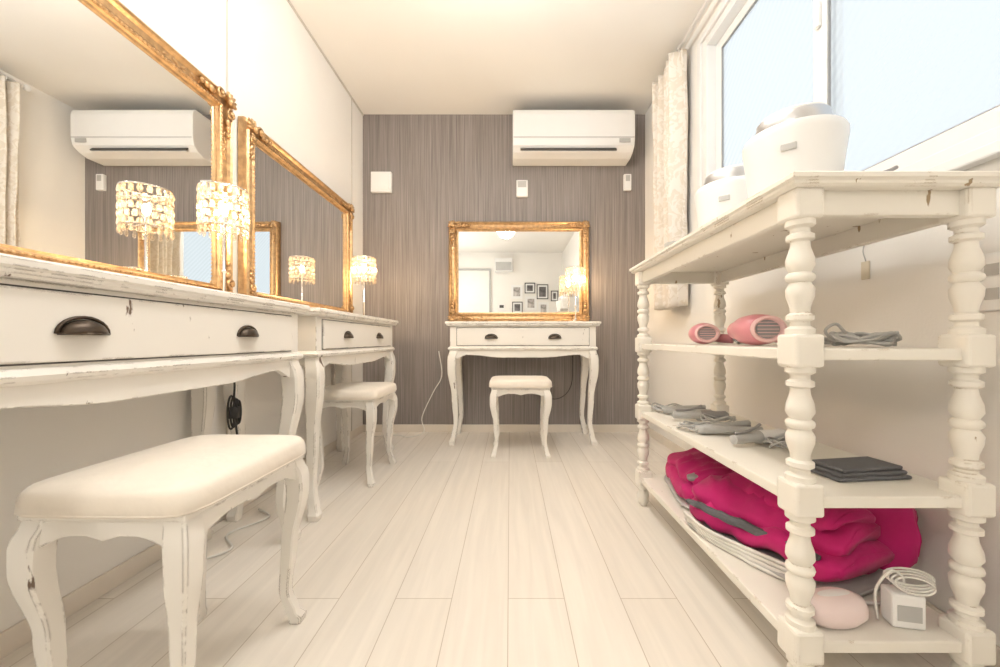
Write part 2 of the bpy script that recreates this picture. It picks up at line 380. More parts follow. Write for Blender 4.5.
# ---------------------------------------------------------------- dressing table
TW, TD, TH = 1.0, 0.38, 0.80
def dressing_table(loc, rz):
    r = root('dressing_table', loc, rz); m = M['paint']
    hw, hd = TW/2, TD/2
    prof = [(0.012, TH-0.030), (0.006, TH-0.024), (0.006, TH-0.018), (0.0, TH-0.014), (0.0, TH-0.004), (0.004, TH)]
    loops = [[(-hw+d, -hd+d, z), (hw-d, -hd+d, z), (hw-d, hd, z), (-hw+d, hd, z)] for d, z in prof]
    bm = bmesh.new(); addloft(bm, loops); fin('top', bm, m, r)
    bx, by = hw-0.028, hd-0.028
    box('carcass', (-bx, bx, -by, hd-0.01, 0.615, TH-0.030), m, r, bevel=0.002)
    box('drawer_front', (-bx+0.045, bx-0.045, -by-0.007, -by, 0.645, TH-0.042), m, r, bevel=0.003)
    box('drawer_gap', (-bx+0.042, bx-0.042, -by-0.0008, -by, 0.642, TH-0.039), M['dark'], r)
    prof = [(0.0, 0.612), (0.010, 0.618), (0.013, 0.626), (0.005, 0.636), (0.0, 0.638)]
    loops = [[(-bx-d, -by-d, z), (bx+d, -by-d, z), (bx+d, hd-0.01, z), (-bx-d, hd-0.01, z)] for d, z in prof]
    bm = bmesh.new(); addloft(bm, loops); fin('moulding', bm, m, r)
    def scallop(w, depth):
        n = 40; pts = [(-w, 0.616)]
        for i in range(n+1):
            u = -1 + 2*i/n; a = abs(u)
            z = 0.566 + depth*(0.5-0.5*math.cos(min(1, max(0, (a-0.30)/0.55))*math.pi)) - 0.03*max(0, (a-0.86)/0.14)
            pts.append((u*w, z))
        pts.append((w, 0.616)); return pts
    panel_pts('apron_front', scallop(bx-0.04, 0.018), -by+0.004, -by+0.022, m, r)
    panel_pts('apron_left', scallop(by-0.03, 0.018), -bx+0.004, -bx+0.022, m, r, axis='x')
    panel_pts('apron_right', scallop(by-0.03, 0.018), bx-0.022, bx-0.004, m, r, axis='x')
    i = 1
    for sx in (-1, 1):
        for sy in (-1, 1):
            yy = -by+0.024 if sy < 0 else hd-0.040
            cabriole('leg_%d' % i, sx*(bx-0.024), yy, sx, sy if sy < 0 else 0.2, 0.62, m, r, k=1.05); i += 1
    for j, px in enumerate((-0.205, 0.205)):
        bm = bmesh.new(); U, V = 16, 8; g = []
        for a in range(U+1):
            th = math.pi*a/U; row = []
            for b_ in range(V+1):
                ph = (math.pi/2)*b_/V
                row.append(bm.verts.new((px + 0.036*math.cos(th), -by-0.008 - 0.021*math.sin(th)*math.sin(ph), 0.690 + 0.024*math.sin(th)*math.cos(ph))))
            g.append(row)
        for a in range(U):
            for b_ in range(V):
                try: bm.faces.new([g[a][b_], g[a+1][b_], g[a+1][b_+1], g[a][b_+1]])
                except Exception: pass
        bmesh.ops.remove_doubles(bm, verts=bm.verts, dist=1e-5)
        pts = [(px+0.040*math.cos(math.pi*k/12), -by-0.009, 0.690+0.028*math.sin(math.pi*k/12)) for k in range(13)]
        addtube(bm, pts, 0.003, segs=6, smooth_n=0)
        addtube(bm, [(px-0.040, -by-0.010, 0.690), (px, -by-0.029, 0.690), (px+0.040, -by-0.010, 0.690)], 0.0022, segs=6)
        o = fin('cup_pull_%d' % (j+1), bm, M['bronze'], r, smooth=True)
        s_ = o.modifiers.new('s', 'SOLIDIFY'); s_.thickness = 0.0015
    return r

dressing_table((XL+0.012+TD/2, 0.860, 0), 90)
dressing_table((XL+0.012+TD/2, 1.93, 0), 90)
dressing_table(((523-510)/155.0, YB-0.012-TD/2, 0), 0)

# ---------------------------------------------------------------- gilt mirrors
def spiral(bm, c, r0, sgnx, sgnz, a0=0, turns=1.4, y=-0.05, rad=0.006):
    pts = []
    for k in range(22):
        t = k/21; a = a0 + t*turns*2*math.pi; r = r0*(1-0.78*t)
        pts.append((c[0]+sgnx*r*math.cos(a), y-0.008*t, c[1]+sgnz*r*math.sin(a)))
    addtube(bm, pts, rad, segs=6, smooth_n=0, taper=lambda t: 1.0-0.4*t)
    addell(bm, (c[0], y-0.008, c[1]), (0.007, 0.006, 0.007), u=8, v=6)

def gilt_mirror(loc, rz, W=1.04, H=0.755):
    r = root('gilt_framed_mirror', loc, rz)
    prof = [(0, 0.0), (0, 0.022), (0.004, 0.032), (0.012, 0.038), (0.018, 0.033), (0.024, 0.024), (0.040, 0.021), (0.050, 0.025), (0.055, 0.030), (0.060, 0.026), (0.063, 0.018), (0.070, 0.016), (0.072, 0.008)]
    bm = bmesh.new(); rings = []
    for d, h in prof:
        rings.append([bm.verts.new(p) for p in [(-W/2+d, -h, d), (W/2-d, -h, d), (W/2-d, -h, H-d), (-W/2+d, -h, H-d)]])
    for a, b in zip(rings, rings[1:]):
        for i in range(4): bm.faces.new([a[i], a[(i+1) % 4], b[(i+1) % 4], b[i]])
    fin('frame', bm, M['gold'], r)
    box('backing', (-W/2+0.004, W/2-0.004, -0.006, 0, 0.004, H-0.004), M['dark'], r)
    box('glass', (-W/2+0.066, W/2-0.066, -0.011, -0.0065, 0.066, H-0.066), M['mirror'], r)
    bm = bmesh.new()
    def row(d, h, step, s):
        nx = int((W-2*d)/step)
        for i in range(nx+1):
            x = -W/2+d+(W-2*d)*i/nx
            for z in (d, H-d): addell(bm, (x, -h, z), (s*1.3, s, s), u=6, v=4)
        nz_ = int((H-2*d)/step)
        for i in range(1, nz_):
            z = d+(H-2*d)*i/nz_
            for x in (-W/2+d, W/2-d): addell(bm, (x, -h, z), (s, s, s*1.3), u=6, v=4)
    row(0.055, 0.029, 0.0135, 0.0042)
    fin('beading', bm, M['gold'], r, smooth=True)
    bm = bmesh.new()
    for sx in (-1, 1):
        for sz in (-1, 1):
            cx, cz = sx*(W/2-0.032), (H/2)+sz*(H/2-0.032)
            for k, a in enumerate((-58, -28, 0, 28, 58)):
                ang = math.radians(45+a); ln = 0.028 if k == 2 else 0.024
                c = (cx+sx*math.cos(ang)*0.014, -0.040, cz+sz*math.sin(ang)*0.014)
                addell(bm, c, (ln, 0.010, 0.0075), rot=(0, -math.atan2(sz*math.sin(ang), sx*math.cos(ang)), 0), u=10, v=6)
            addell(bm, (cx-sx*0.004, -0.048, cz-sz*0.004), (0.013, 0.011, 0.013), u=10, v=8)
            spiral(bm, (cx-sx*0.045, cz+sz*0.006), 0.019, sx, sz, a0=0.2, y=-0.040)
            spiral(bm, (cx+sx*0.006, cz-sz*0.045), 0.019, sx, sz, a0=1.3, y=-0.040)
            for q in range(3):
                addell(bm, (cx-sx*(0.078+0.022*q), -0.034, cz+sz*0.002), (0.016-0.003*q, 0.008, 0.011-0.002*q), rot=(0, 0.5*sx*sz, 0), u=8, v=6)
                addell(bm, (cx+sx*0.002, -0.034, cz-sz*(0.078+0.022*q)), (0.011-0.002*q, 0.008, 0.016-0.003*q), rot=(0, -0.5*sx*sz, 0), u=8, v=6)
    fin('corner_ornaments', bm, M['gold'], r, smooth=True)
    bm = bmesh.new()
    def leafrun(a0, a1, fixed, horiz):
        n = int((a1-a0)/0.03)
        for i in range(n):
            p = a0+(a1-a0)*(i+0.5)/n; s = 1 if i % 2 else -1
            if horiz: addell(bm, (p, -0.023, fixed), (0.013, 0.004, 0.0045), rot=(0, 0.55*s, 0), u=6, v=4)
            else: addell(bm, (fixed, -0.023, p), (0.0045, 0.004, 0.013), rot=(0, 0.55*s, 0), u=6, v=4)
    for off in (0.13,):
        leafrun(-W/2+off, -W/2+0.30, 0.033, True); leafrun(W/2-0.30, W/2-off, 0.033, True)
        leafrun(-W/2+off, -W/2+0.30, H-0.033, True); leafrun(W/2-0.30, W/2-off, H-0.033, True)
        leafrun(off, 0.25, -W/2+0.033, False); leafrun(H-0.25, H-off, -W/2+0.033, False)
        leafrun(off, 0.25, W/2-0.033, False); leafrun(H-0.25, H-off, W/2-0.033, False)
    fin('leaf_relief', bm, M['gold'], r, smooth=True)
    return r

gilt_mirror((XL+0.006, 0.955, TH+0.012), 90, W=1.05, H=0.785)
gilt_mirror((XL+0.006, 2.075, TH+0.012), 90, W=1.05, H=0.760)
gilt_mirror(((519-510)/138.0, YB-0.004, TH+0.012), 0, W=1.03, H=0.737)

# ---------------------------------------------------------------- stools
def stool(loc, rz, W=0.38, D=0.31, H=0.455):
    r = root('upholstered_stool', loc, rz); m = M['paint']
    def loop(w, d, z, n=64, e=8.0):
        o = []
        for i in range(n):
            a = 2*math.pi*(i+0.5)/n; c, s = math.cos(a), math.sin(a)
            rad = (abs(c)**e+abs(s)**e)**(-1/e)
            o.append((w*rad*c, d*rad*s, z))
        return o
    hz = H-0.05
    tab = [(0.0, 0.0), (-0.003, 0.004), (-0.002, 0.020), (0.0, 0.030), (0.003, 0.036), (0.009, 0.041), (0.022, 0.0445), (0.05, 0.0475), (0.10, 0.05), (0.145, 0.0505)]
    loops = []
    for i, (d, z) in enumerate(tab): loops.append(loop(W/2-d, D/2-d*0.98, hz+z))
    bm = bmesh.new(); addloft(bm, loops); fin('cushion', bm, M['seat'], r, smooth=True)
    lp = loop(W/2+0.001, D/2+0.001, hz+0.003)
    bm = bmesh.new(); addtube(bm, lp+[lp[0]], 0.003, segs=6, smooth_n=0)
    fin('piping', bm, M['seat'], r, smooth=True)
    bx, by = W/2-0.012, D/2-0.012
    boxes('seat_rail', [(-bx, bx, -by, by, hz-0.012, hz)], m, r, bevel=0.003)
    def sc(w):
        n = 24; p = [(-w, hz-0.012)]
        for i in range(n+1):
            u = -1+2*i/n; a = abs(u)
            p.append((u*w, hz-0.058+0.022*math.sin(min(1, (1-a)/0.55)*math.pi/2)-0.008*max(0, 1-a/0.25)))
        p.append((w, hz-0.012)); return p
    panel_pts('apron_front', sc(bx-0.03), -by+0.003, -by+0.018, m, r)
    panel_pts('apron_back', sc(bx-0.03), by-0.018, by-0.003, m, r)
    panel_pts('apron_left', sc(by-0.03), -bx+0.003, -bx+0.018, m, r, axis='x')
    panel_pts('apron_right', sc(by-0.03), bx-0.018, bx-0.003, m, r, axis='x')
    i = 1
    for sx in (-1, 1):
        for sy in (-1, 1):
            cabriole('leg_%d' % i, sx*(bx-0.022), sy*(by-0.022), sx, sy, hz-0.010, m, r, k=0.80); i += 1
    return r
stool((-0.642, 0.785, 0), 89, W=0.37, D=0.295)
stool((-0.775, 1.975, 0), 90)
stool((0.062, 2.385, 0), 0, W=0.365)

# ---------------------------------------------------------------- crystal lamps
def ico():
    t = (1+5**0.5)/2
    v = [(-1,t,0),(1,t,0),(-1,-t,0),(1,-t,0),(0,-1,t),(0,1,t),(0,-1,-t),(0,1,-t),(t,0,-1),(t,0,1),(-t,0,-1),(-t,0,1)]
    f = [(0,11,5),(0,5,1),(0,1,7),(0,7,10),(0,10,11),(1,5,9),(5,11,4),(11,10,2),(10,7,6),(7,1,8),(3,9,4),(3,4,2),(3,2,6),(3,6,8),(3,8,9),(4,9,5),(2,4,11),(6,2,10),(8,6,7),(9,8,1)]
    return [Vector(p).normalized() for p in v], f
IV, IF = ico()
def addico(bm, mt):
    vs = [bm.verts.new(mt @ p) for p in IV]
    for f in IF: bm.faces.new([vs[i] for i in f])
def crystal_lamp(loc):
    r = root('crystal_table_lamp', loc)
    lathe('base', [(0.048, 0), (0.050, 0.004), (0.046, 0.009), (0.020, 0.013), (0.009, 0.022), (0.006, 0.03)], M['chrome'], r)
    R = 0.066; z0, z1 = 0.245, 0.375
    lathe('stem', [(0.005, 0.02), (0.005, 0.10), (0.009, 0.105), (0.005, 0.11), (0.005, 0.262), (0.012, 0.266), (0.012, 0.285), (0.006, 0.288)], M['chrome'], r, segs=14)
    bm = bmesh.new()
    for z in (z0+0.004, z1-0.045, z1): addtube(bm, torus_pts((0, 0, z), R, 32), 0.0030, segs=6, smooth_n=0)
    for k in range(3):
        a = k*2*math.pi/3
        addtube(bm, [(0, 0, 0.262), (R*math.cos(a), R*math.sin(a), z0+0.008)], 0.0018, segs=5, smooth_n=0)
        addtube(bm, [(R*math.cos(a), R*math.sin(a), z0+0.008), (R*math.cos(a), R*math.sin(a), z1)], 0.0015, segs=5, smooth_n=0)
    fin('shade_frame', bm, M['chrome'], r, smooth=True)
    bm = bmesh.new(); n = 18
    def cube_bead(mt):
        vs = [bm.verts.new(mt @ Vector(p)) for p in [(1,0,0),(0,1,0),(-1,0,0),(0,-1,0),(0.6,0.6,1),(-0.6,0.6,1),(-0.6,-0.6,1),(0.6,-0.6,1),(0.6,0.6,-1),(-0.6,0.6,-1),(-0.6,-0.6,-1),(0.6,-0.6,-1)]]
        for f in [(4,5,6,7),(11,10,9,8),(0,4,7),(1,5,4),(2,6,5),(3,7,6),(0,11,8),(1,8,9),(2,9,10),(3,10,11),(0,8,4),(1,4,8),(1,9,5),(2,5,9),(2,10,6),(3,6,10),(3,11,7),(0,7,11)]:
            bm.faces.new([vs[i] for i in f])
    for j in range(5):
        z = z1-0.015-j*0.0265
        for i in range(n):
            a = 2*math.pi*(i+0.5*(j % 2))/n
            cube_bead(Matrix.Translation((R*math.cos(a), R*math.sin(a), z)) @ Euler((0, 0, a)).to_matrix().to_4x4() @ Matrix.Diagonal((0.006, 0.0085, 0.0105, 1)))
    for i in range(n):
        a = 2*math.pi*i/n
        addico(bm, Matrix.Translation((R*math.cos(a), R*math.sin(a), z0-0.013)) @ Matrix.Diagonal((0.006, 0.006, 0.013, 1)))
    fin('crystal_beads', bm, M['crystal'], r)
    bm = bmesh.new(); addell(bm, (0, 0, 0.310), (0.011, 0.011, 0.018)); fin('bulb', bm, M['bulb'], r, smooth=True)
    return r
crystal_lamp((-0.945, 1.285, TH+0.001))
crystal_lamp((-0.885, 2.36, TH+0.001))
crystal_lamp((0.455, 2.70, TH+0.001))

# ---------------------------------------------------------------- air conditioner
ac = root('air_conditioner', (0.437, YB-0.002, 1.965))
prof = [(0, 0.0), (-0.12, 0.0), (-0.175, 0.018), (-0.212, 0.050), (-0.222, 0.085), (-0.225, 0.12), (-0.225, 0.255), (-0.218, 0.285), (-0.195, 0.302), (0, 0.305)]
panel_pts('body', prof, -0.418, 0.418, M['white'], ac, axis='x', bevel=0.006)
box('front_seam', (-0.412, 0.412, -0.2262, -0.224, 0.098, 0.101), M['grey'], ac)
box('air_slot', (-0.365, 0.295, -0.004, 0.004, -0.026, 0.026), M['dark'], ac, loc=(0, -0.196, 0.036), rot=(math.radians(-41), 0, 0))
box('flap', (-0.36, 0.29, -0.003, 0.003, -0.016, 0.016), M['white'], ac, loc=(0, -0.192, 0.020), rot=(math.radians(-60), 0, 0), bevel=0.002)
box('display', (0.31, 0.385, -0.2262, -0.221, 0.065, 0.092), M['lgrey'], ac)
box('top_grille', (-0.40, 0.40, -0.19, -0.02, 0.3045, 0.3065), M['lgrey'], ac)

def wallbox(name, px, py, w, h, d, detail=True):
    s = 135.5; r = root(name, ((px-510)/s, YB-0.001, CH+(340-py)/s))
    box('case', (-w/2, w/2, -d, 0, -h/2, h/2), M['white'], r, bevel=0.006)
    if detail:
        box('face', (-w/2+0.012, w/2-0.012, -d-0.002, -d, h*0.05, h/2-0.012), M['lgrey'], r)
    return r
rt = wallbox('ventilation_cover', 382, 183, 0.15, 0.15, 0.035, False)
box('inner_panel', (-0.06, 0.06, -0.041, -0.035, -0.06, 0.06), M['white'], rt, bevel=0.003)
wallbox('control_panel', 522, 189, 0.085, 0.125, 0.025)
wallbox('air_conditioner_remote', 627, 183, 0.055, 0.12, 0.03)
r = root('power_outlet', (XR-0.001, 0.80, 0.80))
box('plate', (-0.008, 0, -0.035, 0.035, -0.06, 0.06), M['white'], r, bevel=0.003)
for q in (-0.025, 0.025):
    box('socket_%d' % (1 if q < 0 else 2), (-0.0095, -0.008, -0.012, 0.012, q-0.012, q+0.012), M['lgrey'], r)
r = root('hanging_tag', (XR-0.003, 1.09, 0.90))
tube('cord', [(0, 0, 0.06), (-0.004, 0.004, 0.03), (0, 0, 0.0)], 0.0015, M['lgrey'], r)
box('tag', (-0.003, 0.001, -0.012, 0.012, -0.05, 0.0), mat('tag_card', (0.68, 0.61, 0.48), 0.8), r, bevel=0.001)
box('hook', (-0.010, 0.002, -0.006, 0.006, 0.055, 0.07), M['white'], r, bevel=0.002)

# ---------------------------------------------------------------- shelf unit
sh = root('turned_post_shelf', (0, 0, 0))
PX0, PX1, PY0, PY1 = 0.548, 0.862, 0.735, 1.60
def seg(z0, z1):
    base = [(0, .024), (.05, .024), (.075, .016), (.11, .016), (.13, .0225), (.17, .0225), (.19, .0155), (.24, .0165), (.33, .0225), (.40, .0235), (.455, .017), (.475, .0225), (.5, .024)]
    full = base + [(1-t, r_) for t, r_ in base[::-1][1:]]
    return [(r_, z0+(z1-z0)*t) for t, r_ in full]
k = 1
for px in (PX0, PX1):
    for py in (PY0, PY1):
        bm = bmesh.new()
        addlathe(bm, [(0.010, 0), (0.020, 0.012), (0.024, 0.035), (0.020, 0.058), (0.014, 0.066), (0.022, 0.074), (0.022, 0.085)], px, py, 20)
        for a, b in ((0.145, 0.355), (0.415, 0.630), (0.690, 0.905)): addlathe(bm, seg(a, b), px, py, 20)
        o = fin('post_%d' % k, bm, M['paint2'], sh, smooth=True); autos(o, 50)
        q = 0.027
        boxes('post_blocks_%d' % k, [(px-q, px+q, py-q, py+q, a, b) for a, b in ((0.084, 0.146), (0.354, 0.416), (0.629, 0.691), (0.904, 0.962))], M['paint2'], sh, bevel=0.006)
        k += 1
for i, z in enumerate((0.122, 0.390, 0.664)):
    box('shelf_board_%d' % (i+1), (PX0-0.016, PX1+0.016, PY0-0.016, PY1+0.016, z-0.022, z), M['paint2'], sh, bevel=0.003)
prof = [(0.0, 0.958), (-0.006, 0.962), (-0.006, 0.967), (-0.012, 0.971), (-0.012, 0.979), (-0.008, 0.982)]
bx0, bx1, by0, by1 = PX0-0.032, PX1+0.032, PY0-0.032, PY1+0.032
bm = bmesh.new(); addloft(bm, [[(bx0+d, by0+d, z), (bx1-d, by0+d, z), (bx1-d, by1-d, z), (bx0+d, by1-d, z)] for d, z in prof])
fin('top_board', bm, M['paint2'], sh)
boxes('top_apron', [(PX0-0.012, PX0+0.008, PY0+0.02, PY1-0.02, 0.912, 0.959), (PX1-0.008, PX1+0.012, PY0+0.02, PY1-0.02, 0.912, 0.959),
                    (PX0+0.02, PX1-0.02, PY0-0.012, PY0+0.008, 0.912, 0.959), (PX0+0.02, PX1-0.02, PY1-0.008, PY1+0.012, 0.912, 0.959)], M['paint2'], sh, bevel=0.003)
ZT = 0.9825

# ---------------------------------------------------------------- steamers
def steamer(loc, rz, k):
    r = root('facial_steamer', loc, rz)
    lathe('body', [(0.080*k, 0), (0.090*k, 0.004*k), (0.095*k, 0.03*k), (0.105*k, 0.12*k), (0.112*k, 0.170*k), (0.1125*k, 0.183*k), (0.108*k, 0.192*k), (0.09*k, 0.196*k), (0.0, 0.196*k)], M['white'], r, segs=48)
    mt = (math.radians(9), 0, 0)
    lathe('lid_ring', [(0.080*k, -0.02*k), (0.082*k, 0.014*k), (0.078*k, 0.036*k), (0.073*k, 0.041*k), (0.0, 0.040*k)], M['silver'], r, segs=48, loc=(0, 0, 0.203*k), rot=mt)
    lathe('lid', [(0.072*k, 0.036*k), (0.069*k, 0.046*k), (0.055*k, 0.052*k), (0.03*k, 0.055*k), (0, 0.056*k)], M['white'], r, segs=40, loc=(0, 0, 0.203*k), rot=mt)
    box('button', (-0.016*k, 0.016*k, -0.004, 0.004, -0.008*k, 0.008*k), M['lgrey'], r, loc=(0, -0.106*k, 0.13*k), bevel=0.002)
    return r
steamer((0.672, 0.925, ZT), -40, 0.92)
steamer((0.705, 1.24, ZT), -40, 0.94)
r = root('glass_bowl', (0.60, 1.40, ZT))
lathe('bowl', [(0.02, 0), (0.030, 0.003), (0.040, 0.02), (0.043, 0.045), (0.040, 0.045), (0.036, 0.02), (0.0, 0.006)], M['lgrey'], r)

# hair styling tools ------------------------------------------------
def addcord(bm, pts, r=0.003):
    addtube(bm, pts, r, segs=6, smooth_n=4)
def bundle(cx, cy, seed, rx=0.05, ry=0.028, n=4, h=0.03):
    rnd = random.Random(seed); pts = []
    for k in range(n):
        ph = rnd.uniform(-0.4, 0.4); dx = rnd.uniform(-0.012, 0.012); dy = rnd.uniform(-0.01, 0.01); hh = h*rnd.uniform(0.6, 1.1)
        for i in range(8):
            a = 2*math.pi*i/8
            pts.append((cx+dx+rx*math.cos(a), cy+dy+ry*math.sin(a+ph), 0.004+0.002*k+hh*(0.5+0.5*math.sin(a*2+ph+k))*0.7))
    return pts
def hair_iron(loc, rz, col='lgrey', L_=0.20, open_=8, k=1.0, seed=1):
    r = root('hair_straightener', loc, rz)
    for i, s in enumerate((1, -1)):
        bm = bmesh.new(); loops = []
        for j in range(13):
            t = j/12; x = t*L_; w_ = 0.011*k*(0.8+0.35*math.sin(math.pi*min(1, t*1.1))); h = 0.013*k*(1-0.3*t)
            loops.append([(x, w_*math.cos(a), 0.0155+h*math.sin(a)) for a in [2*math.pi*q/12 for q in range(12)]])
        addloft(bm, loops)
        fin('arm_%d' % (i+1), bm, M[col], r, smooth=True, rot=(0, math.radians(-3*(1-i)), math.radians(s*open_)), loc=(0, s*0.004, 0))
        box('plate_%d' % (i+1), (L_*0.55, L_*0.97, -s*0.012-0.002, -s*0.012+0.002, 0.008, 0.022), M['grey'], r, rot=(0, 0, math.radians(s*open_)), loc=(0, s*0.004, 0))
    bm = bmesh.new(); addcord(bm, [(0, 0, 0.015), (-0.015, 0.02, 0.012)] + bundle(0.03, 0.06, seed))
    fin('cord', bm, M['lgrey'], r, smooth=True)
    return r
def curling_iron(loc, rz, col='lgrey', seed=3, cord=True):
    r = root('curling_iron', loc, rz)
    e = (0, math.radians(90), 0)
    lathe('barrel', [(0.004, 0), (0.013, 0.004), (0.0135, 0.08), (0.018, 0.085), (0.018, 0.095)], M['lgrey'], r, rot=e, loc=(0, 0, 0.020), segs=16)
    lathe('handle', [(0.018, 0.095), (0.019, 0.11), (0.016, 0.15), (0.018, 0.18), (0.010, 0.19)], M[col], r, rot=e, loc=(0, 0, 0.020), segs=16)
    tube('clip', [(0.01, 0, 0.036), (0.05, 0, 0.038), (0.08, 0, 0.046), (0.10, 0, 0.055)], 0.004, M['grey'], r)
    if cord:
        bm = bmesh.new(); addcord(bm, [(0.19, 0, 0.018), (0.205, -0.02, 0.012)] + bundle(0.13, -0.05, seed))
        fin('cord', bm, M['lgrey'], r, smooth=True)
    return r
Z3 = 0.391
hair_iron((0.60, 1.52, Z3), -4, 'lgrey', L_=0.17, seed=5)
curling_iron((0.585, 1.40, Z3), -6, 'grey', seed=6)
hair_iron((0.575, 1.19, Z3), 6, 'lgrey', 0.19, 7, seed=7)
curling_iron((0.60, 1.05, Z3), 18, 'white', seed=9)
curling_iron((0.70, 0.80, ZT), 3, 'white', cord=False)
r = root('folded_grey_pouch', (0.745, 0.835, Z3), 6)
for i in range(3):
    box('fold_%d' % (i+1), (-0.085+0.006*i, 0.085-0.004*i, -0.04+0.004*i, 0.04, 0.0085*i, 0.0085*i+0.008), M['dgrey'], r, bevel=0.0035, rot=(0, 0, 0.03*i))

def dryer(loc, rz, k=1.0, side=1):
    r = root('pink_hair_dryer', loc, rz)
    a = (math.radians(90), 0, 0)
    z0 = 0.036*k+0.001
    lathe('barrel', [(0.030*k, 0), (0.042*k, -0.01*k), (0.046*k, -0.04*k), (0.044*k, -0.07*k), (0.032*k, -0.095*k), (0.030*k, -0.12*k), (0.0, -0.12*k)], M['pink'], r, rot=a, loc=(0, 0, z0), sy=0.78)
    lathe('intake_ring', [(0.030*k, -0.002), (0.037*k, 0.004), (0.038*k, 0.010), (0.032*k, 0.013), (0.027*k, 0.008), (0.026*k, -0.002)], M['pink2'], r, rot=a, loc=(0, 0, z0), sy=0.78)
    lathe('intake_grill', [(0.026*k, -0.002), (0.026*k, 0.004), (0, 0.006)], M['grey'], r, rot=a, loc=(0, 0, z0), sy=0.78)
    bm = bmesh.new()
    for q in range(-2, 3): addbox(bm, -0.022*k, 0.022*k, -0.0085, -0.006, z0+q*0.0075*k-0.001, z0+q*0.0075*k+0.001)
    fin('grill_bars', bm, M['pink2'], r)
    tube('handle', [(side*0.02*k, 0.05*k, 0.03*k), (side*0.05*k, 0.05*k, 0.022*k), (side*0.085*k, 0.03*k, 0.019*k)], 0.015*k, M['pink'], r, segs=12)
    bm = bmesh.new(); addcord(bm, [(side*0.085*k, 0.03*k, 0.018*k), (side*0.10*k, 0.01, 0.008)] + bundle(side*0.125*k, -0.02, 31, 0.03, 0.02, 3, 0.022))
    fin('cord', bm, M['lgrey'], r, smooth=True)
    return r
Z2 = 0.665
dryer((0.632, 1.25, Z2), -15, 0.98)
dryer((0.650, 0.985, Z2), -5, 1.15)
def cable_bundle(name, loc, rz):
    r = root(name, loc, rz)
    bm = bmesh.new()
    addcord(bm, bundle(0, 0, 12, 0.055, 0.03, 5, 0.03), 0.0034)
    addcord(bm, bundle(0.02, 0.01, 14, 0.045, 0.03, 3, 0.035), 0.0034)
    addtube(bm, [(-0.05, 0, 0.01), (-0.075, -0.01, 0.035), (-0.06, -0.02, 0.05), (-0.035, -0.01, 0.03)], 0.0034, segs=6)
    fin('cable', bm, M['lgrey'], r, smooth=True)
cable_bundle('coiled_grey_cable', (0.775, 0.86, Z2), -10)

# magenta leg-massager wraps -------------------------------------------------
def bag(name, loc, rz, size, seed, e=4.0, parent=None, m='magenta', bend=0.0, sag=0.0, tilt=0.0, amp=1.0):
    bm = bmesh.new()
    U, V = 64, 40
    a, b, c = size
    def sp(w, p): return (abs(w)**p)*(1 if w >= 0 else -1)
    loops = []
    for j in range(V+1):
        t = -1+2*j/V; x = a*math.sin(t*math.pi/2)
        rr = max(0.05, (1-abs(math.sin(t*math.pi/2))**e))**(1/e)
        l = []
        for i in range(U):
            q = 2*math.pi*i/U
            y = b*(0.6+0.4*rr)*sp(math.cos(q), 0.6)*(1 if rr > 0.2 else rr/0.2); z = c*rr*sp(math.sin(q), 0.62)
            lx = x*1.0+0.35*y
            fold = 1-abs(noise.noise(Vector((lx*16+seed, y*5, seed))))*2.2
            v = Vector((x, y, z))
            v.z += (0.016*max(0, fold)**3 - 0.006 + 0.012*noise.noise(Vector((x*8, y*8+seed, 3))))*amp*rr
            v.y += 0.012*noise.noise(Vector((x*12+seed, 7, z*20)))*amp
            v.x += 0.012*noise.noise(Vector((y*14+seed, 2, z*20)))*amp
            v.y += bend*(x/a)**2
            v.z += c - sag*(y/b)**2 + tilt*x
            v.z = max(0.0, v.z)
            l.append(v)
        loops.append(l)
    addloft(bm, loops)
    return fin(name, bm, M[m], parent, smooth=True, loc=loc, rot=(0, 0, math.radians(rz)))
ZB = 0.123
r = root('magenta_leg_massager', (0.705, 1.40, ZB), 80)
bag('under_lining', (0.0, 0, 0.0), 0, (0.16, 0.12, 0.010), 3.0, parent=r, m='lgrey', amp=0.3)
bag('wrap_lower', (0, 0, 0.018), 0, (0.165, 0.118, 0.036), 2.0, parent=r)
bag('wrap_upper', (0.0, 0.0, 0.075), 4, (0.15, 0.10, 0.028), 5.0, parent=r, sag=0.015)
bag('strap', (-0.13, 0.01, 0.09), 85, (0.085, 0.018, 0.012), 6.0, parent=r, m='grey', amp=0.3)
r = root('magenta_leg_massager', (0.715, 1.045, ZB), -68)
bag('under_lining', (0.01, -0.01, 0.0), 0, (0.20, 0.130, 0.010), 9.5, parent=r, m='lgrey', amp=0.3)
bag('wrap_lower', (0.0, 0, 0.020), 0, (0.20, 0.13, 0.040), 9.0, parent=r)
bag('wrap_middle', (-0.005, 0.005, 0.080), 5, (0.19, 0.115, 0.034), 12.0, parent=r, sag=0.02)
bag('wrap_upper', (0.02, 0.02, 0.125), -6, (0.155, 0.085, 0.024), 17.0, parent=r, sag=0.02)
bag('side_wrap', (0.085, 0.115, 0.0), 30, (0.14, 0.06, 0.10), 22.0, parent=r)
bag('edge_lining', (0.0, -0.125, 0.072), 3, (0.17, 0.010, 0.010), 16.0, parent=r, m='dgrey', amp=0.3)
bm = bmesh.new()
for q in range(4):
    z = 0.006+0.0095*q
    addtube(bm, [(-0.19, -0.115-0.004*q, z+0.004), (-0.1, -0.140-0.003*q, z), (0.0, -0.142, z), (0.08, -0.138+0.004*q, z), (0.14, -0.115, z)], 0.0048, segs=8)
addcord(bm, [(0.14, -0.115, 0.01), (0.19, -0.10, 0.006), (0.24, -0.02, 0.005), (0.23, 0.03, 0.005), (0.255, 0.06, 0.005), (0.22, 0.02, 0.008)], 0.004)
fin('air_hoses', bm, M['wcable'], r, smooth=True)
r = root('massager_controller', (0.645, 0.775, ZB), 8)
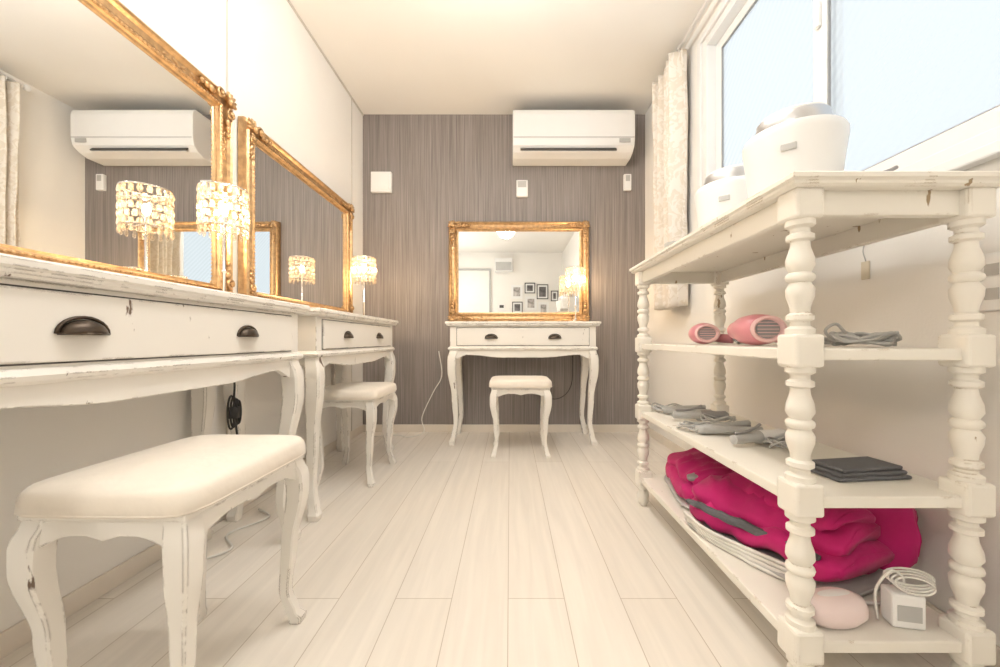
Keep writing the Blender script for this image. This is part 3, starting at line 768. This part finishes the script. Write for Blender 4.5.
lathe('shell', [(0.02, 0), (0.044, 0.002), (0.056, 0.014), (0.056, 0.028), (0.048, 0.044), (0.03, 0.053), (0, 0.055)], M['blush'], r, segs=36, sx=1.22, sy=0.65)
lathe('button_pad', [(0.03, 0.046), (0.028, 0.053), (0, 0.0565)], M['white'], r, segs=24, sx=1.3, sy=0.5)
r = root('power_adapter', (0.772, 0.765, ZB), -12)
box('brick', (-0.028, 0.028, -0.018, 0.018, 0, 0.066), M['white'], r, bevel=0.005)
box('label', (-0.020, 0.020, -0.0188, -0.018, 0.015, 0.045), M['lgrey'], r)
bm = bmesh.new()
for q in range(4):
    addtube(bm, [(p[0]*(1+0.1*q)+0.015, -0.008+0.005*q+p[2]*0.3, 0.080+p[2]*0.35+0.003*q) for p in torus_pts((0, 0, 0), 0.032, 18, 'y')], 0.0022, segs=6, smooth_n=0)
addtube(bm, [(0.0, 0, 0.064), (0.0, 0, 0.09), (-0.02, 0.0, 0.10), (-0.045, 0.0, 0.06), (-0.045, -0.005, 0.005)], 0.0024, segs=6)
fin('cord', bm, M['wcable'], r, smooth=True)

# ---------------------------------------------------------------- cables
r = root('black_power_cable', (-1.00, 1.395, 0.0))
bm = bmesh.new()
for q in range(4): addtube(bm, [(p[0]+0.006*q, 0.004*q+p[1]*0.36, 0.42+(p[2])*1.2) for p in torus_pts((0, 0, 0), 0.05-0.005*q, 20, 'x')], 0.0035, segs=6, smooth_n=0)
addtube(bm, [(-0.07, -0.01, 0.60), (-0.04, 0, 0.57), (0.005, 0.005, 0.54), (0.01, 0, 0.46), (0.012, 0.006, 0.38), (0.02, 0.01, 0.30)], 0.0035, segs=6)
addbox(bm, -0.005, 0.024, -0.013, 0.013, 0.40, 0.44)
fin('cable', bm, M['black'], r, smooth=True)
r = root('white_extension_cord')
bm = bmesh.new()
addtube(bm, [(-0.52, 2.84, 0.60), (-0.50, 2.85, 0.42), (-0.56, 2.84, 0.30), (-0.64, 2.83, 0.12), (-0.62, 2.80, 0.02), (-0.70, 2.70, 0.006), (-0.80, 2.76, 0.006), (-0.95, 2.72, 0.006)], 0.0038, segs=6)
fin('cable', bm, M['wcable'], r, smooth=True)
r = root('white_floor_cable')
bm = bmesh.new()
addtube(bm, [(-1.0, 1.55, 0.006), (-0.92, 1.48, 0.006), (-0.98, 1.35, 0.006), (-0.90, 1.25, 0.006), (-1.0, 1.15, 0.006)], 0.0038, segs=6)
fin('cable', bm, M['wcable'], r, smooth=True)
r = root('black_lamp_cable')
bm = bmesh.new(); addtube(bm, [(0.46, 2.86, 0.60), (0.45, 2.86, 0.35), (0.35, 2.85, 0.25), (0.2, 2.86, 0.28), (0.10, 2.865, 0.33)], 0.003, segs=6)
fin('cable', bm, M['black'], r, smooth=True)

# ---------------------------------------------------------------- front wall (seen in the mirrors)
d = root('door_1', (-0.70, YF+0.001, 0))
box('leaf', (-0.36, 0.30, 0.0, 0.03, 0.0, 2.0), M['door'], d, bevel=0.003)
boxes('casing', [(-0.385, -0.36, 0, 0.045, 0, 2.0), (0.30, 0.335, 0, 0.045, 0, 2.0), (-0.385, 0.335, 0, 0.045, 2.0, 2.035)], M['lgrey'], d, bevel=0.002)
tube('handle', [(0.25, 0.03, 1.0), (0.25, 0.07, 1.0), (0.16, 0.07, 1.0)], 0.008, M['chrome'], d)
def pic(x, z, w, h, dark):
    r = root('picture_frame', (x, YF+0.001, z))
    fm = M['black'] if dark else M['white']; t = 0.015
    boxes('frame', [(-w/2, w/2, 0, 0.018, h/2-t, h/2), (-w/2, w/2, 0, 0.018, -h/2, -h/2+t), (-w/2, -w/2+t, 0, 0.018, -h/2+t, h/2-t), (w/2-t, w/2, 0, 0.018, -h/2+t, h/2-t)], fm, r)
    box('mat_board', (-w/2+t, w/2-t, 0, 0.006, -h/2+t, h/2-t), M['white'], r)
    box('print', (-w/2+0.045, w/2-0.045, 0.006, 0.008, -h/2+0.045, h/2-0.045), M['art2'] if dark else M['art'], r)
for x, z, w_, h_, dk in [(0.13, 1.60, 0.22, 0.26, 0), (0.38, 1.67, 0.20, 0.20, 1), (0.62, 1.60, 0.22, 0.28, 1), (0.40, 1.38, 0.22, 0.26, 0), (0.14, 1.30, 0.20, 0.22, 1), (0.64, 1.28, 0.2, 0.24, 0), (0.85, 1.52, 0.14, 0.2, 1), (0.40, 1.12, 0.2, 0.16, 1)]:
    pic(x, z, w_, h_, dk)
r = root('intercom', (-0.16, YF+0.001, 1.30))
box('case', (-0.06, 0.06, 0, 0.03, -0.06, 0.06), M['white'], r, bevel=0.004)
box('screen', (-0.04, 0.04, 0.03, 0.032, -0.01, 0.045), M['dark'], r)
r = root('distribution_box', (-0.12, YF+0.001, 2.10))
box('case', (-0.17, 0.17, 0, 0.10, -0.13, 0.13), M['white'], r, bevel=0.01)
box('cover', (-0.15, 0.15, 0.10, 0.106, -0.11, 0.05), M['lgrey'], r, bevel=0.004)

# ---------------------------------------------------------------- added fill lights: unseen globes below the ceiling and on the left wall
def fill_globe(x, y, z=2.08, R=0.11):  # invented globe, hung out of view to brighten ceiling and room
    r = root('added_fill_globe', (x, y, 0))
    bm = bmesh.new(); addell(bm, (0, 0, z), (R, R, R*0.9), u=32, v=20); fin('globe', bm, M['fill_glow'], r, smooth=True)
    lathe('rod', [(0.006, z+R*0.9), (0.006, ZC-0.02), (0.045, ZC-0.018), (0.05, ZC-0.001)], M['white'], r, segs=20)
fill_globe(-0.05, 0.75)
fill_globe(-0.05, 1.30)
r = root('added_wall_fill', (XL+0.001, -0.75, 1.55))  # invented globe on the wall behind the camera, added as fill light
bm = bmesh.new(); addell(bm, (0.12, 0, 0), (0.10, 0.10, 0.12), u=28, v=18); fin('globe', bm, M['fill_glow'], r, smooth=True)
box('backplate', (0, 0.015, -0.04, 0.04, -0.17, -0.05), M['white'], r, bevel=0.004)
tube('arm', [(0.01, 0, -0.12), (0.07, 0, -0.16), (0.12, 0, -0.12)], 0.007, M['chrome'], r)

W_ = bpy.data.worlds.new('World'); S.world = W_; W_.use_nodes = True
bg = W_.node_tree.nodes['Background']; bg.inputs[0].default_value = (0.935, 0.97, 1.0, 1); bg.inputs[1].default_value = 1.14
pl = bpy.data.lights.new('window_portal', 'AREA'); pl.shape = 'RECTANGLE'; pl.size = 1.14; pl.size_y = 1.6
pl.cycles.is_portal = True
po = bpy.data.objects.new('window_portal', pl); C.objects.link(po); po.location = (XR+0.10, (WY0+WY1)/2, (WZ0+WZ1)/2); po.rotation_euler = (0, math.radians(90), 0)

try:
    S.view_settings.view_transform = 'Standard'; S.view_settings.look = 'None'; S.view_settings.gamma = 1.05
except Exception as ex: print(ex)

cam = bpy.data.cameras.new('camera'); co = bpy.data.objects.new('camera', cam); C.objects.link(co)
co.location = (0, 0, CH); co.rotation_euler = (math.radians(90), 0, 0)
cam.sensor_width = 36; cam.lens = F*36/1000; cam.shift_x = -0.010; cam.shift_y = 0.0065; cam.clip_start = 0.01
S.camera = co
